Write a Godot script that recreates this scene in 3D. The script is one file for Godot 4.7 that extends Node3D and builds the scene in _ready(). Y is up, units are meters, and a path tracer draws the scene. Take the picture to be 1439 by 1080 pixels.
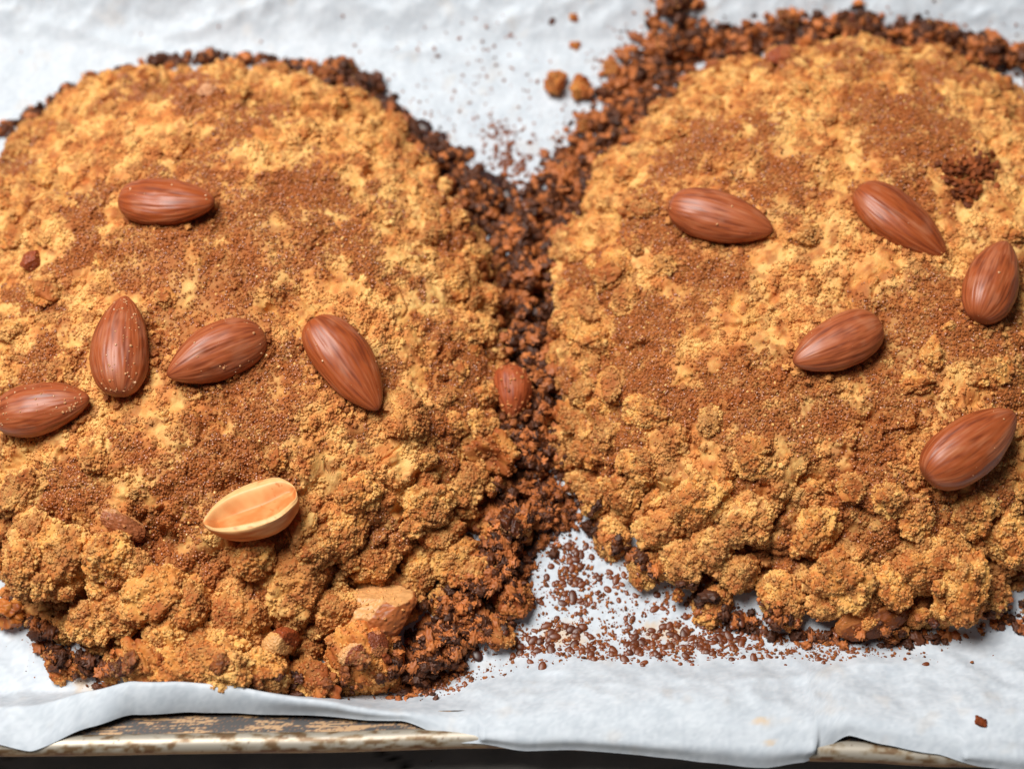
extends Node3D
# Two almond crumble cakes on baking paper in an old sheet pan. All lengths inside the builders are in millimetres; MM turns them into metres.

const MM := 0.001
const EYE := Vector3(0.0, 0.461397, 0.219186)
const AIM := Vector3(0.0, 0.012, 0.0)

var rng := RandomNumberGenerator.new()
var hmap := PackedFloat32Array()          # height of what is baked and laid down so far, 0.5 mm cells
const HW := 680
const HH := 520
const HX := -170.0
const HZ := -140.0

# ---------------------------------------------------------------- small helpers
func lin(r: float, g: float, b: float) -> Color:
	return Color(r / 255.0, g / 255.0, b / 255.0).srgb_to_linear()

func noise(kind: int, freq: float, sd: int, oct := 1, ret := -1, warp := 0.0, warp_freq := 0.1) -> FastNoiseLite:
	var n := FastNoiseLite.new()
	n.noise_type = kind
	n.frequency = freq
	n.seed = sd
	n.fractal_type = FastNoiseLite.FRACTAL_FBM if oct > 1 else FastNoiseLite.FRACTAL_NONE
	n.fractal_octaves = oct
	if ret >= 0:
		n.cellular_return_type = ret
		n.cellular_distance_function = FastNoiseLite.DISTANCE_EUCLIDEAN
	if warp > 0.0:
		n.domain_warp_enabled = true
		n.domain_warp_type = FastNoiseLite.DOMAIN_WARP_SIMPLEX
		n.domain_warp_amplitude = warp
		n.domain_warp_frequency = warp_freq
		n.domain_warp_fractal_type = FastNoiseLite.DOMAIN_WARP_FRACTAL_NONE
	return n

func simplex(freq: float, sd: int, oct := 1) -> FastNoiseLite:
	return noise(FastNoiseLite.TYPE_SIMPLEX_SMOOTH, freq, sd, oct)

func cells(freq: float, sd: int, ret: int, warp := 0.0, warp_freq := 0.1) -> FastNoiseLite:
	return noise(FastNoiseLite.TYPE_CELLULAR, freq, sd, 1, ret, warp, warp_freq)

func mat(called: String, rough: float, spec := 0.5, tint := Color.WHITE) -> StandardMaterial3D:
	var m := StandardMaterial3D.new()
	m.resource_name = called
	m.vertex_color_use_as_albedo = true
	m.albedo_color = tint
	m.roughness = rough
	m.metallic_specular = spec
	return m

func grainy(m: StandardMaterial3D, pores: Texture2D) -> StandardMaterial3D:
	m.heightmap_enabled = true
	m.heightmap_texture = pores
	m.heightmap_scale = -0.014
	m.uv1_triplanar = true
	m.uv1_world_triplanar = true
	m.uv1_scale = Vector3.ONE * 42.0
	return m

func normals_of(v: PackedVector3Array, idx: PackedInt32Array) -> PackedVector3Array:
	var n := PackedVector3Array()
	n.resize(v.size())
	for t in range(0, idx.size(), 3):
		var a := idx[t]
		var b := idx[t + 1]
		var c := idx[t + 2]
		var f := (v[c] - v[a]).cross(v[b] - v[a])
		n[a] += f
		n[b] += f
		n[c] += f
	for i in n.size():
		n[i] = n[i].normalized()
	return n

func mesh_from(v: PackedVector3Array, idx: PackedInt32Array, col: PackedColorArray, nor: PackedVector3Array, uv := PackedVector2Array()) -> ArrayMesh:
	var a := []
	a.resize(Mesh.ARRAY_MAX)
	a[Mesh.ARRAY_VERTEX] = v
	a[Mesh.ARRAY_NORMAL] = nor
	a[Mesh.ARRAY_INDEX] = idx
	if col.size():
		a[Mesh.ARRAY_COLOR] = col
	if uv.size():
		a[Mesh.ARRAY_TEX_UV] = uv
	var m := ArrayMesh.new()
	m.add_surface_from_arrays(Mesh.PRIMITIVE_TRIANGLES, a)
	return m

func grid_index(nu: int, nv: int, wrap_v := false) -> PackedInt32Array:
	# vertices i * nv + j, front faces clockwise seen from +y when u runs along +x and v along +z
	var idx := PackedInt32Array()
	var last := nv if wrap_v else nv - 1
	for i in nu - 1:
		for j in last:
			var a := i * nv + j
			var b := i * nv + (j + 1) % nv
			var c := (i + 1) * nv + j
			var d := (i + 1) * nv + (j + 1) % nv
			idx.append_array(PackedInt32Array([a, c, b, b, c, d]))
	return idx

func put(called: String, mesh: Mesh, m: Material, parent: Node = self) -> MeshInstance3D:
	var o := MeshInstance3D.new()
	o.name = called
	o.mesh = mesh
	o.material_override = m
	parent.add_child(o, true)
	return o

func tag(o: Node, label: String, category: String, group := "") -> Node:
	o.set_meta("label", label)
	o.set_meta("category", category)
	if group:
		o.set_meta("group", group)
	return o

func numbered(called: String) -> String:
	if not has_node(NodePath(called)):
		return called
	var k := 1
	while has_node(NodePath("%s_%03d" % [called, k])):
		k += 1
	return "%s_%03d" % [called, k]

var part_count := {}
func part_name(parent: Node, called: String) -> String:
	var key := "%d/%s" % [parent.get_instance_id(), called]
	var k: int = part_count.get(key, 0)
	part_count[key] = k + 1
	return called if k == 0 else "%s_%03d" % [called, k]

var heap: Copies = Copies.new()            # fine loose crumbs
class Copies:
	var data := PackedFloat32Array()
	var count := 0
	func add(b: Basis, o: Vector3, c: Color) -> void:
		data.append_array(PackedFloat32Array([b.x.x, b.y.x, b.z.x, o.x, b.x.y, b.y.y, b.z.y, o.y, b.x.z, b.y.z, b.z.z, o.z, c.r, c.g, c.b, 1.0]))
		count += 1

func put_copies(called: String, c: Copies, mesh: Mesh, m: Material, parent: Node = self) -> MultiMeshInstance3D:
	var mm := MultiMesh.new()
	mm.transform_format = MultiMesh.TRANSFORM_3D
	mm.use_colors = true
	mm.mesh = mesh
	mm.instance_count = c.count
	mm.buffer = c.data
	var o := MultiMeshInstance3D.new()
	o.name = called
	o.multimesh = mm
	o.material_override = m
	o.set_meta("kind", "stuff")
	parent.add_child(o, true)
	return o

var turns: Array[Basis] = []
func any_turn() -> Basis:
	if turns.is_empty():
		for k in 512:
			turns.append(Basis(Quaternion(Vector3(rng.randfn(), rng.randfn(), rng.randfn()).normalized(), rng.randf() * TAU)))
	return turns[rng.randi() & 511]

# ---------------------------------------------------------------- height map (millimetres)
func hcell(x: float, z: float) -> int:
	var i := int((x - HX) * 2.0)
	var j := int((z - HZ) * 2.0)
	return clampi(j, 0, HH - 1) * HW + clampi(i, 0, HW - 1)

func height_at(x: float, z: float) -> float:
	return hmap[hcell(x, z)]

func height_near(x: float, z: float, r: float) -> float:
	var s := 0.0
	var k := 0
	for a in 8:
		s += height_at(x + cos(a * PI / 4.0) * r, z + sin(a * PI / 4.0) * r)
		k += 1
	return (s + height_at(x, z)) / (k + 1)

func slope_at(x: float, z: float, r: float) -> Vector3:
	var dx := (height_near(x + r, z, r * 0.6) - height_near(x - r, z, r * 0.6)) / (2.0 * r)
	var dz := (height_near(x, z + r, r * 0.6) - height_near(x, z - r, r * 0.6)) / (2.0 * r)
	return Vector3(-dx, 1.0, -dz).normalized()

func raise(x: float, y: float, z: float, r: float) -> void:
	var k := int(r * 2.0)
	for i in range(-k, k + 1):
		for j in range(-k, k + 1):
			var d2 := (i * i + j * j) * 0.25
			if d2 < r * r:
				var c := hcell(x + i * 0.5, z + j * 0.5)
				hmap[c] = maxf(hmap[c], y + sqrt(r * r - d2) * 0.8)

# ---------------------------------------------------------------- icospheres
var ico_cache := {}
func icosphere(level: int) -> Array:
	if ico_cache.has(level):
		return ico_cache[level]
	var t := (1.0 + sqrt(5.0)) / 2.0
	var v := PackedVector3Array([Vector3(-1, t, 0), Vector3(1, t, 0), Vector3(-1, -t, 0), Vector3(1, -t, 0), Vector3(0, -1, t), Vector3(0, 1, t), Vector3(0, -1, -t), Vector3(0, 1, -t), Vector3(t, 0, -1), Vector3(t, 0, 1), Vector3(-t, 0, -1), Vector3(-t, 0, 1)])
	for i in v.size():
		v[i] = v[i].normalized()
	var f := PackedInt32Array([0, 5, 11, 0, 1, 5, 0, 7, 1, 0, 10, 7, 0, 11, 10, 1, 9, 5, 5, 4, 11, 11, 2, 10, 10, 6, 7, 7, 8, 1, 3, 4, 9, 3, 2, 4, 3, 6, 2, 3, 8, 6, 3, 9, 8, 4, 5, 9, 2, 11, 4, 6, 10, 2, 8, 7, 6, 9, 1, 8])
	for k in level:
		var mid := {}
		var g := PackedInt32Array()
		for q in range(0, f.size(), 3):
			var m := [0, 0, 0]
			for e in 3:
				var a := f[q + e]
				var b := f[q + (e + 1) % 3]
				var key := mini(a, b) * 200000 + maxi(a, b)
				if not mid.has(key):
					mid[key] = v.size()
					v.append(((v[a] + v[b]) * 0.5).normalized())
				m[e] = mid[key]
			g.append_array(PackedInt32Array([f[q], m[0], m[2], f[q + 1], m[1], m[0], f[q + 2], m[2], m[1], m[0], m[1], m[2]]))
		f = g
	ico_cache[level] = [v, f]
	return ico_cache[level]

# ---------------------------------------------------------------- dough: colours shared by cakes and lumps
var PALE := lin(244, 194, 120)
var GOLD := lin(230, 161, 89)
var RUST := lin(158, 82, 38)
var RAW := lin(222, 168, 88)
var TOAST := lin(203, 121, 62)
var SUGAR := lin(158, 88, 44)
var DARK := lin(98, 52, 26)
var CHAR := lin(58, 32, 20)

var n_sugar := simplex(1.0 / 26.0, 11, 3)
var n_sugar_fine := simplex(1.0 / 4.0, 12, 3)
var n_tone := simplex(1.0 / 9.0, 13, 3)
var n_speck := cells(1.0 / 1.5, 14, FastNoiseLite.RETURN_DISTANCE)
var n_grain := cells(1.0 / 1.05, 15, FastNoiseLite.RETURN_DISTANCE, 0.4, 0.6)
var n_crumb := cells(1.0 / 2.6, 16, FastNoiseLite.RETURN_DISTANCE, 1.2, 0.3)
var n_clump := cells(1.0 / 5.6, 17, FastNoiseLite.RETURN_DISTANCE2_SUB, 3.0, 0.12)
var n_big := cells(1.0 / 13.0, 18, FastNoiseLite.RETURN_DISTANCE2_SUB, 6.0, 0.05)
var n_wave := simplex(1.0 / 34.0, 19, 2)
var n_patch := simplex(1.0 / 15.0, 20, 2)
var n_plate := simplex(1.0 / 17.0, 22, 3)
var n_pit := simplex(1.0 / 6.5, 21, 2)

func sugar_share(p: Vector3) -> float:
	return smoothstep(-0.16, 0.34, n_sugar.get_noise_3dv(p) + 0.42 * n_sugar_fine.get_noise_3dv(p) - 0.02)

func dough_color(p: Vector3, s: float, relief: float) -> Color:
	# s: how much brown sugar has melted into it; relief: -1 in a crevice (unbaked, yellower) .. 1 on a tip (toasted)
	var t := n_tone.get_noise_3dv(p) + 0.5 * n_sugar_fine.get_noise_3dv(p * 2.3)
	var c := GOLD.lerp(PALE, clampf(0.35 + t * 1.3 - relief * 0.2, 0.0, 1.0))
	c = c.lerp(TOAST, clampf(0.28 + relief * 0.25 + t * -1.1, 0.0, 0.95))
	c = c.lerp(RAW, smoothstep(0.15, 0.8, -relief) * 0.35)
	c = c.lerp(SUGAR, s * 0.82)
	c = c.lerp(RUST, 0.62 * smoothstep(0.08, 0.42, n_sugar_fine.get_noise_3dv(p * 0.85) + 0.35 * n_tone.get_noise_3dv(p * 0.6)))
	var sp := n_speck.get_noise_3dv(p)
	if sp < -0.93 and t > 0.2:
		c = c.lerp(DARK, 0.55)
	return c

# ---------------------------------------------------------------- lumps of crumble, unit radius, shaped for a given real size
func lump_mesh(sd: int, level: int, size: float, how: String) -> ArrayMesh:
	var ico: Array = icosphere(level)
	var dirs: PackedVector3Array = ico[0]
	var r := RandomNumberGenerator.new()
	r.seed = sd * 77 + 5
	var stretch := Vector3(r.randf_range(0.9, 1.35), r.randf_range(0.68, 0.95), r.randf_range(0.75, 1.1))
	var off := Vector3(r.randf_range(-500, 500), r.randf_range(-500, 500), r.randf_range(-500, 500))
	var low := simplex(0.85, sd, 2)
	var lobes := cells(1.5, sd + 1, FastNoiseLite.RETURN_DISTANCE, 0.35, 1.2)
	var v := PackedVector3Array()
	var col := PackedColorArray()
	v.resize(dirs.size())
	col.resize(dirs.size())
	var dark := how == "dark"
	var cut_n := PackedVector3Array()
	var cut_d := PackedFloat32Array()
	for q in 11:
		cut_n.append(Vector3(r.randfn(), r.randfn(), r.randfn()).normalized())
		cut_d.append(r.randf_range(0.66, 0.92))
	for i in dirs.size():
		var d := dirs[i]
		var k := 1.0 + 0.30 * low.get_noise_3dv(d + off)
		var lo := lobes.get_noise_3dv(d + off)          # about -1 .. 0
		k += 0.20 * (-lo - 0.5)
		if how != "ring":                               # broken faces
			var flat_at := 9.0
			for q in cut_n.size():
				var cq := d.dot(cut_n[q])
				if cq > 0.1:
					flat_at = minf(flat_at, cut_d[q] / cq)
			k = lerpf(k, minf(k, flat_at * (0.92 + 0.10 * k)), 0.85)
		var p := d * size * k + off                     # millimetres
		var ck := smoothstep(0.0, 0.30, n_clump.get_noise_3dv(p) + 1.0)
		var cr := n_crumb.get_noise_3dv(p)
		var gr := n_grain.get_noise_3dv(p)
		k += (0.8 * (ck - 0.85) + 0.85 * (-cr - 0.5) + 0.44 * (-gr - 0.5)) / size
		if how == "ring":                               # a bowl-shaped hollow in its top
			var top := Vector3(0.1, 0.85, 0.5).normalized().dot(d)
			k -= 0.62 * smoothstep(0.72, 0.97, top)
			k += 0.10 * smoothstep(0.45, 0.70, top) * (1.0 - smoothstep(0.74, 0.85, top))
		v[i] = d * stretch * k
		var relief := clampf((-lo - 0.5) * 0.7 + (-cr - 0.5) * 1.4 + (ck - 0.8) * 0.9, -1.0, 1.0)
		var s := 0.8 * sugar_share(p) * (0.35 + 0.65 * smoothstep(-0.1, 0.8, d.y))
		if dark:
			var c := SUGAR.lerp(DARK, clampf(0.45 + 0.9 * n_tone.get_noise_3dv(p * 2.0), 0.0, 1.0))
			col[i] = c.lerp(TOAST, clampf(relief * 0.6, 0.0, 0.6))
		else:
			var c := dough_color(p, s, relief - 0.35)
			if how == "ring":
				c = c.lerp(SUGAR, 0.7 * smoothstep(0.75, 0.95, Vector3(0.1, 0.85, 0.5).normalized().dot(d)))
			col[i] = c
	return mesh_from(v, ico[1], col, normals_of(v, ico[1]))

# a chopped piece of nut: a convex body cut by planes, red-brown skin on one side
func nut_piece_mesh(sd: int, size: float, flesh: Color, skin: Color, skin_share: float, stretch: Vector3, rough := 0.05) -> ArrayMesh:
	var ico: Array = icosphere(5)
	var dirs: PackedVector3Array = ico[0]
	var r := RandomNumberGenerator.new()
	r.seed = sd
	var pn := PackedVector3Array()
	var pd := PackedFloat32Array()
	for k in 9:
		pn.append(Vector3(r.randfn(), r.randfn(), r.randfn()).normalized())
		pd.append(r.randf_range(0.58, 0.95))
	var bump := simplex(1.6, sd, 3)
	var v := PackedVector3Array()
	var col := PackedColorArray()
	for d in dirs:
		var k := 1.0
		var which := -1
		for q in pn.size():
			var c := d.dot(pn[q])
			if c > 0.05 and pd[q] / c < k:
				k = pd[q] / c
				which = q
		k = k * (1.0 + rough * bump.get_noise_3dv(d * 1.2)) + (0.16 * (-n_grain.get_noise_3dv(d * size + Vector3(sd, 0, 0)) - 0.5) + 0.26 * bump.get_noise_3dv(d * 4.0)) / size
		v.append(d * k * stretch)
		var s := smoothstep(0.0, 0.12, d.dot(Vector3(0.3, 0.5, 0.8).normalized()) - 1.0 + 2.0 * skin_share + 0.25 * bump.get_noise_3dv(d * 0.7)) if which < 0 or which % 2 == 0 else 0.0
		var t := clampf(0.5 + bump.get_noise_3dv(d * 2.5), 0.0, 1.0)
		col.append(flesh.lerp(flesh * 0.72, t * 0.8).lerp(skin.lerp(skin * 0.6, t), s))
	return mesh_from(v, ico[1], col, normals_of(v, ico[1]))

# ---------------------------------------------------------------- the cakes
var cake_pts := []       # per cake: [positions mm, normals, colours, sugar share]
func make_cake(c: Vector2, radius: Vector2, high: float, sd: int, bulges: Array, drifts: Array) -> ArrayMesh:
	var N := 600
	var base := PackedVector3Array()
	base.resize(N * N)
	var rho_of := PackedFloat32Array()
	rho_of.resize(N * N)
	var edge := simplex(0.9, sd + 3, 3)
	for i in N:
		var a := 2.0 * i / (N - 1) - 1.0
		for j in N:
			var b := 2.0 * j / (N - 1) - 1.0
			var rho := 0.0
			var th := 0.0
			if a != 0.0 or b != 0.0:
				if absf(a) > absf(b):
					rho = a
					th = PI / 4.0 * b / a
				else:
					rho = b
					th = PI / 2.0 - PI / 4.0 * a / b
			if rho < 0.0:
				rho = -rho
				th += PI
			var ph := rho * PI * 0.5
			var e := 1.0 + 0.05 * edge.get_noise_2d(cos(th), sin(th)) * rho
			for bu in bulges:
				e += bu[1] * rho * exp(-pow(angle_difference(deg_to_rad(bu[0]), th) / deg_to_rad(bu[2]), 2.0))
			var rr := pow(sin(ph), 0.87) * e
			base[i * N + j] = Vector3(c.x + radius.x * rr * cos(th), high * pow(maxf(cos(ph), 0.0), 1.05) - 0.6, c.y + radius.y * rr * sin(th))
			rho_of[i * N + j] = rho
	var idx := grid_index(N, N)
	var nor := normals_of(base, idx)
	var v := PackedVector3Array()
	v.resize(N * N)
	var mmv := PackedVector3Array()
	mmv.resize(N * N)
	var col := PackedColorArray()
	col.resize(N * N)
	var sug := PackedFloat32Array()
	sug.resize(N * N)
	var off := Vector3(sd * 131.0, 0, 0)
	for k in N * N:
		var p := base[k]
		var q := p + off
		var n := nor[k]
		var rho := rho_of[k]
		var low := 1.0 - p.y / high
		# rougher towards the foot, in front and in patches; smoother on the crown
		var rough := clampf(smoothstep(0.15, 0.75, low) * 0.8 + smoothstep(10.0, 45.0, p.z) * 0.55 + n_patch.get_noise_3dv(q * 0.75) * 0.95 - 0.02, 0.0, 1.0)
		var s := sugar_share(q) * (0.92 - 0.25 * rough)
		var cl_bias := n_crumb.get_noise_3dv(q * 0.5) + 0.5      # drifts settle between the clumps
		for dr in drifts:
			var dd: float = Vector2(p.x - dr[0], p.z - dr[1]).length() / (dr[2] * 0.9)
			if dd < 1.6:
				s = maxf(s, 0.9 * smoothstep(1.45, 0.25, dd + 1.1 * n_sugar_fine.get_noise_3dv(q * 0.45) + 0.25 * cl_bias))
		var big := n_big.get_noise_3dv(q) + 1.0
		var clump := n_clump.get_noise_3dv(q) + 1.0
		var cr := -n_crumb.get_noise_3dv(q) - 0.5
		var gr := -n_grain.get_noise_3dv(q) - 0.5
		var pit := n_pit.get_noise_3dv(q)
		var big_up := smoothstep(0.0, 0.38, big)
		var cl_up := smoothstep(0.0, 0.40, clump)
		var d := 2.4 * n_wave.get_noise_3dv(q)
		d += rough * (2.8 * big_up - 2.2) + (0.12 + 0.88 * rough) * (1.9 * cl_up - 1.4)
		d += (0.22 + 0.85 * rough) * (1.0 - 0.5 * s) * 1.25 * cr
		d += 0.46 * gr * (0.4 + 0.6 * maxf(rough, s))
		var plate := n_plate.get_noise_3dv(q)
		d += 1.5 * (smoothstep(-0.03, 0.04, plate) - 0.5) * (0.35 + 0.65 * rough)
		d -= 1.3 * exp(-pow((plate + 0.03) / 0.035, 2.0)) * (0.25 + 0.6 * rough)
		d -= smoothstep(0.42, 0.75, pit) * (0.6 + 1.6 * rough)
		d -= 6.2 * rough * smoothstep(22.0, 50.0, p.z) + 1.5 * rough * smoothstep(0.5, 0.9, low)
		d *= smoothstep(1.0, 0.93, rho) * 0.9 + 0.1
		mmv[k] = p + n * d
		v[k] = mmv[k] * MM
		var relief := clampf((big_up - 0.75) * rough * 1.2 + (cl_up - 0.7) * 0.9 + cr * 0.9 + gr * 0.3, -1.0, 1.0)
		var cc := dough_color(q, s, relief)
		cc = cc.lerp(SUGAR.lerp(DARK, 0.35), 0.75 * rough * smoothstep(20.0, 46.0, p.z) * smoothstep(0.25, -0.35, relief))   # brown crumb tone plus painted shade in the hollows between the front lumps
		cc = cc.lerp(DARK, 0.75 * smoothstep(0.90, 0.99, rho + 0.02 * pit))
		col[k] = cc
		sug[k] = s
		var hc := hcell(mmv[k].x, mmv[k].z)
		if mmv[k].y > hmap[hc]:
			hmap[hc] = mmv[k].y
	nor = normals_of(v, idx)
	cake_pts.append([mmv, nor, col, sug, rho_of])
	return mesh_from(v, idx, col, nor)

# ---------------------------------------------------------------- nuts
func almond_mesh(length: float, width: float, thick: float, sd: int, tint: float) -> ArrayMesh:
	var NU := 110
	var NV := 150
	var v := PackedVector3Array()
	var col := PackedColorArray()
	var streak := simplex(1.0, sd, 3)
	var ridge := simplex(1.0, sd + 40, 2)
	var low := simplex(0.6, sd + 80, 2)
	var red := lin(166, 80, 38).lerp(lin(174, 92, 54), tint)
	var deep := lin(112, 50, 28)
	var pale := lin(196, 124, 84)
	for i in NU:
		var u := PI * i / (NU - 1.0)
		var c := -cos(u)
		var w := pow(maxf(sin(u), 0.0), 0.82 + 0.10 * fmod(sd * 0.37, 1.0) + (0.14 + 0.22 * fmod(sd * 0.61, 1.0)) * smoothstep(-0.2, 1.0, c)) * (1.0 - 0.17 * c)
		for j in NV:
			var a := TAU * j / NV
			var cs := signf(cos(a)) * pow(absf(cos(a)), 0.92)
			var sn := signf(sin(a)) * pow(absf(sin(a)), 1.05)
			var lump := 1.0 + 0.05 * low.get_noise_3d(c * 1.6, cos(a), sin(a))
			var rv := ridge.get_noise_3d(c * 0.8 + 9.0, cos(a) * 3.4, sin(a) * 3.4)
			var rf := ridge.get_noise_3d(c * 0.9, cos(a) * 8.0, sin(a) * 8.0)
			var wr := ridge.get_noise_3d(c * 1.8 + 40.0, cos(a) * 17.0, sin(a) * 17.0)
			var groove := (0.019 * rv + 0.013 * rf + 0.011 * wr) * smoothstep(0.0, 0.35, w)
			var rr := w * lump * (1.0 + groove)
			var bend := 0.05 * length * cos(c * 1.6) * sin(sd * 1.7)
			v.append(Vector3(c * length * 0.5 + 0.02 * length * pow(maxf(c, 0.0), 6.0), sn * rr * thick * 0.5, cs * rr * width * 0.5 + bend) * MM)
			var st := streak.get_noise_3d(c * 1.1, cos(a) * 4.5 + 5.0, sin(a) * 4.5)
			var sf := streak.get_noise_3d(c * 1.3 + 20.0, cos(a) * 13.0, sin(a) * 13.0)
			var k := red.lerp(deep, clampf(-(st * 1.3 + sf * 0.8) + rv * -0.5, 0.0, 0.8))
			k = k.lerp(pale, clampf(st * 0.8 + sf * 0.6 - 0.12 + rv * 0.3, 0.0, 0.6))
			var dusty := smoothstep(0.1, 0.6, low.get_noise_3d(c * 3.0 + 60.0, cos(a) * 2.0, sin(a) * 2.0) + 0.35 * wr)
			k = k.lerp(lin(198, 136, 104), 0.26 * dusty).lerp(deep, clampf(-wr * 0.5, 0.0, 0.3))
			k = k.lerp(deep, 0.6 * smoothstep(0.93, 1.0, absf(c)))
			col.append(k)
	var idx := grid_index(NU, NV, true)
	for t in range(0, idx.size(), 3):
		var x := idx[t + 1]
		idx[t + 1] = idx[t + 2]
		idx[t + 2] = x
	return mesh_from(v, idx, col, normals_of(v, idx))

func place_nut(called: String, label: String, category: String, group: String, mesh: Mesh, m: Material, x: float, z: float, yaw_deg: float, sink: float, tip := 0.0, roll := 0.0) -> MeshInstance3D:
	# yaw: direction of the pointed end in the plane, 0 = +x, 90 = +z
	var up := slope_at(x, z, 5.0)
	up = (up + Vector3(0, 0.5, 0)).normalized()
	var ax := Vector3(cos(deg_to_rad(yaw_deg)), 0, sin(deg_to_rad(yaw_deg)))
	ax = (ax - up * ax.dot(up)).normalized()
	var b := Basis(ax, up, ax.cross(up))
	b = b * Basis(Vector3(0, 0, 1), tip) * Basis(Vector3(1, 0, 0), roll)
	var o := put(numbered(called), mesh, m)
	o.transform = Transform3D(b, Vector3(x, height_near(x, z, 4.0), z) * MM + up * sink * MM)
	tag(o, label, category, group)
	return o

# half of an almond with its hollow side up
func half_nut_mesh(length: float, width: float, deep: float) -> ArrayMesh:
	var NU := 120
	var shell := 70
	var bowl := 70
	var NV := shell + bowl
	var v := PackedVector3Array()
	var col := PackedColorArray()
	var st := simplex(1.0, 311, 3)
	var cream := lin(242, 190, 128)
	var tan := lin(212, 128, 70)
	var orange := lin(206, 106, 44)
	for i in NU:
		var u := PI * i / (NU - 1.0)
		var c := -cos(u)
		var w := pow(maxf(sin(u), 0.0), 0.85 + 0.25 * smoothstep(0.0, 1.0, c)) * (1.0 - 0.16 * c)
		var notch := 0.22 * exp(-pow((c + 0.97) / 0.12, 2.0))
		for j in NV:
			var p: Vector3
			var k: Color
			if j < shell:
				var a := PI + PI * j / (shell - 1.0)
				var rid := st.get_noise_3d(c * 1.0, cos(a) * 5.0, sin(a) * 5.0)
				p = Vector3(c * length * 0.5, -pow(absf(sin(a)), 0.7) * w * deep * (1.0 + 0.05 * rid), cos(a) * w * width * 0.5 * (1.0 + 0.03 * rid))
				k = orange.lerp(cream, clampf(0.15 + rid * 0.7 + 0.75 * smoothstep(-0.04, 0.0, sin(a)), 0.0, 1.0)).lerp(lin(150, 66, 28), clampf(-rid * 0.8, 0.0, 0.6))
			else:
				var t := 1.0 - 2.0 * (j - shell) / (bowl - 1.0)      # 1 .. -1 across the bowl
				var rim := 1.0 - smoothstep(0.36, 0.80, absf(t + 0.06))
				var e := w * width * 0.5
				var along := smoothstep(0.22, 0.62, w)
				p = Vector3(c * length * 0.5, -deep * w * 0.46 * rim * along * (1.0 + 0.15 * c) + 0.35 * smoothstep(0.99, 0.86, absf(t)), t * e * 0.985 + 0.3 * sin(c * 4.0) * along)
				var q := st.get_noise_3d(c * 2.0, t * 2.0, 4.0)
				k = cream.lerp(tan, clampf(rim * 0.85 + q * 0.5, 0.0, 1.0))
				k = k.lerp(orange, 0.75 * smoothstep(0.1, 0.45, st.get_noise_3d(c * 2.5, t * 1.5, 30.0)) * smoothstep(0.7, 0.98, absf(t)))
				if st.get_noise_3d(c * 7.0, t * 4.0, 9.0) > 0.45 and c < -0.2:
					k = k.lerp(orange, 0.6)
			p.y -= notch * deep * 0.5
			v.append(p * MM)
			col.append(k)
	var idx := grid_index(NU, NV, true)
	for t in range(0, idx.size(), 3):
		var x := idx[t + 1]
		idx[t + 1] = idx[t + 2]
		idx[t + 2] = x
	return mesh_from(v, idx, col, normals_of(v, idx))

# ---------------------------------------------------------------- baking paper
# stations across the sheet: x, then (z, y) of the crest over the pan's front wall and of the free edge
const STATIONS := [
	[-155, 82.7, 16.5, 90.6, 16.8], [-139, 82.7, 16.5, 90.6, 16.8], [-115, 82.7, 16.5, 90.8, 16.4], [-107, 82.0, 16.5, 92.0, 15.6],
	[-94, 79.4, 18.0, 87.1, 16.0], [-85, 77.5, 20.0, 83.8, 15.5], [-67, 78.5, 19.5, 83.7, 15.0], [-45, 81.4, 18.5, 84.0, 15.0],
	[-25, 84.0, 16.0, 85.5, 15.0], [-11, 85.0, 15.5, 90.1, 15.0], [3, 85.3, 16.8, 91.6, 14.2], [29, 85.7, 17.0, 92.6, 13.6],
	[57, 86.6, 17.2, 95.2, 13.0], [65, 86.5, 17.4, 94.6, 13.6], [75, 85.8, 17.5, 88.9, 16.0], [83, 86.8, 17.5, 90.9, 16.0],
	[94, 88.2, 17.0, 93.0, 16.0], [105, 89.4, 17.6, 96.0, 14.4], [114, 90.0, 17.6, 97.0, 13.8], [139, 90.5, 17.6, 98.0, 13.0], [170, 90.5, 17.6, 98.0, 13.0]]

func station(x: float) -> Array:
	var k := 0
	while k < STATIONS.size() - 2 and x > STATIONS[k + 1][0]:
		k += 1
	var a: Array = STATIONS[k]
	var b: Array = STATIONS[k + 1]
	var t := clampf((x - a[0]) / (b[0] - a[0]), 0.0, 1.0)
	t = lerpf(t, smoothstep(0.0, 1.0, t), 0.5)
	var out := []
	for q in range(1, 5):
		out.append(lerpf(a[q], b[q], t))
	return out

const CREASES := [[20, 76, 1.0, 0.10, 0.8], [70, 72, 1.0, -0.16, 0.9], [110, 74, 0.75, 0.66, 0.9], [-6, 78, 0.8, 0.6, 0.7], [-118, 70, 0.55, 0.83, 1.0], [-104, 76, 0.9, -0.43, 0.9], [-20, -104, 1.0, 0.12, 0.9], [-70, -116, 0.9, -0.3, 1.0], [10, -92, 0.5, 0.86, 0.6], [-110, -108, 0.95, 0.25, 0.9], [4, 70, 0.97, 0.2, 0.5]]   # x, z, direction, height

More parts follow.
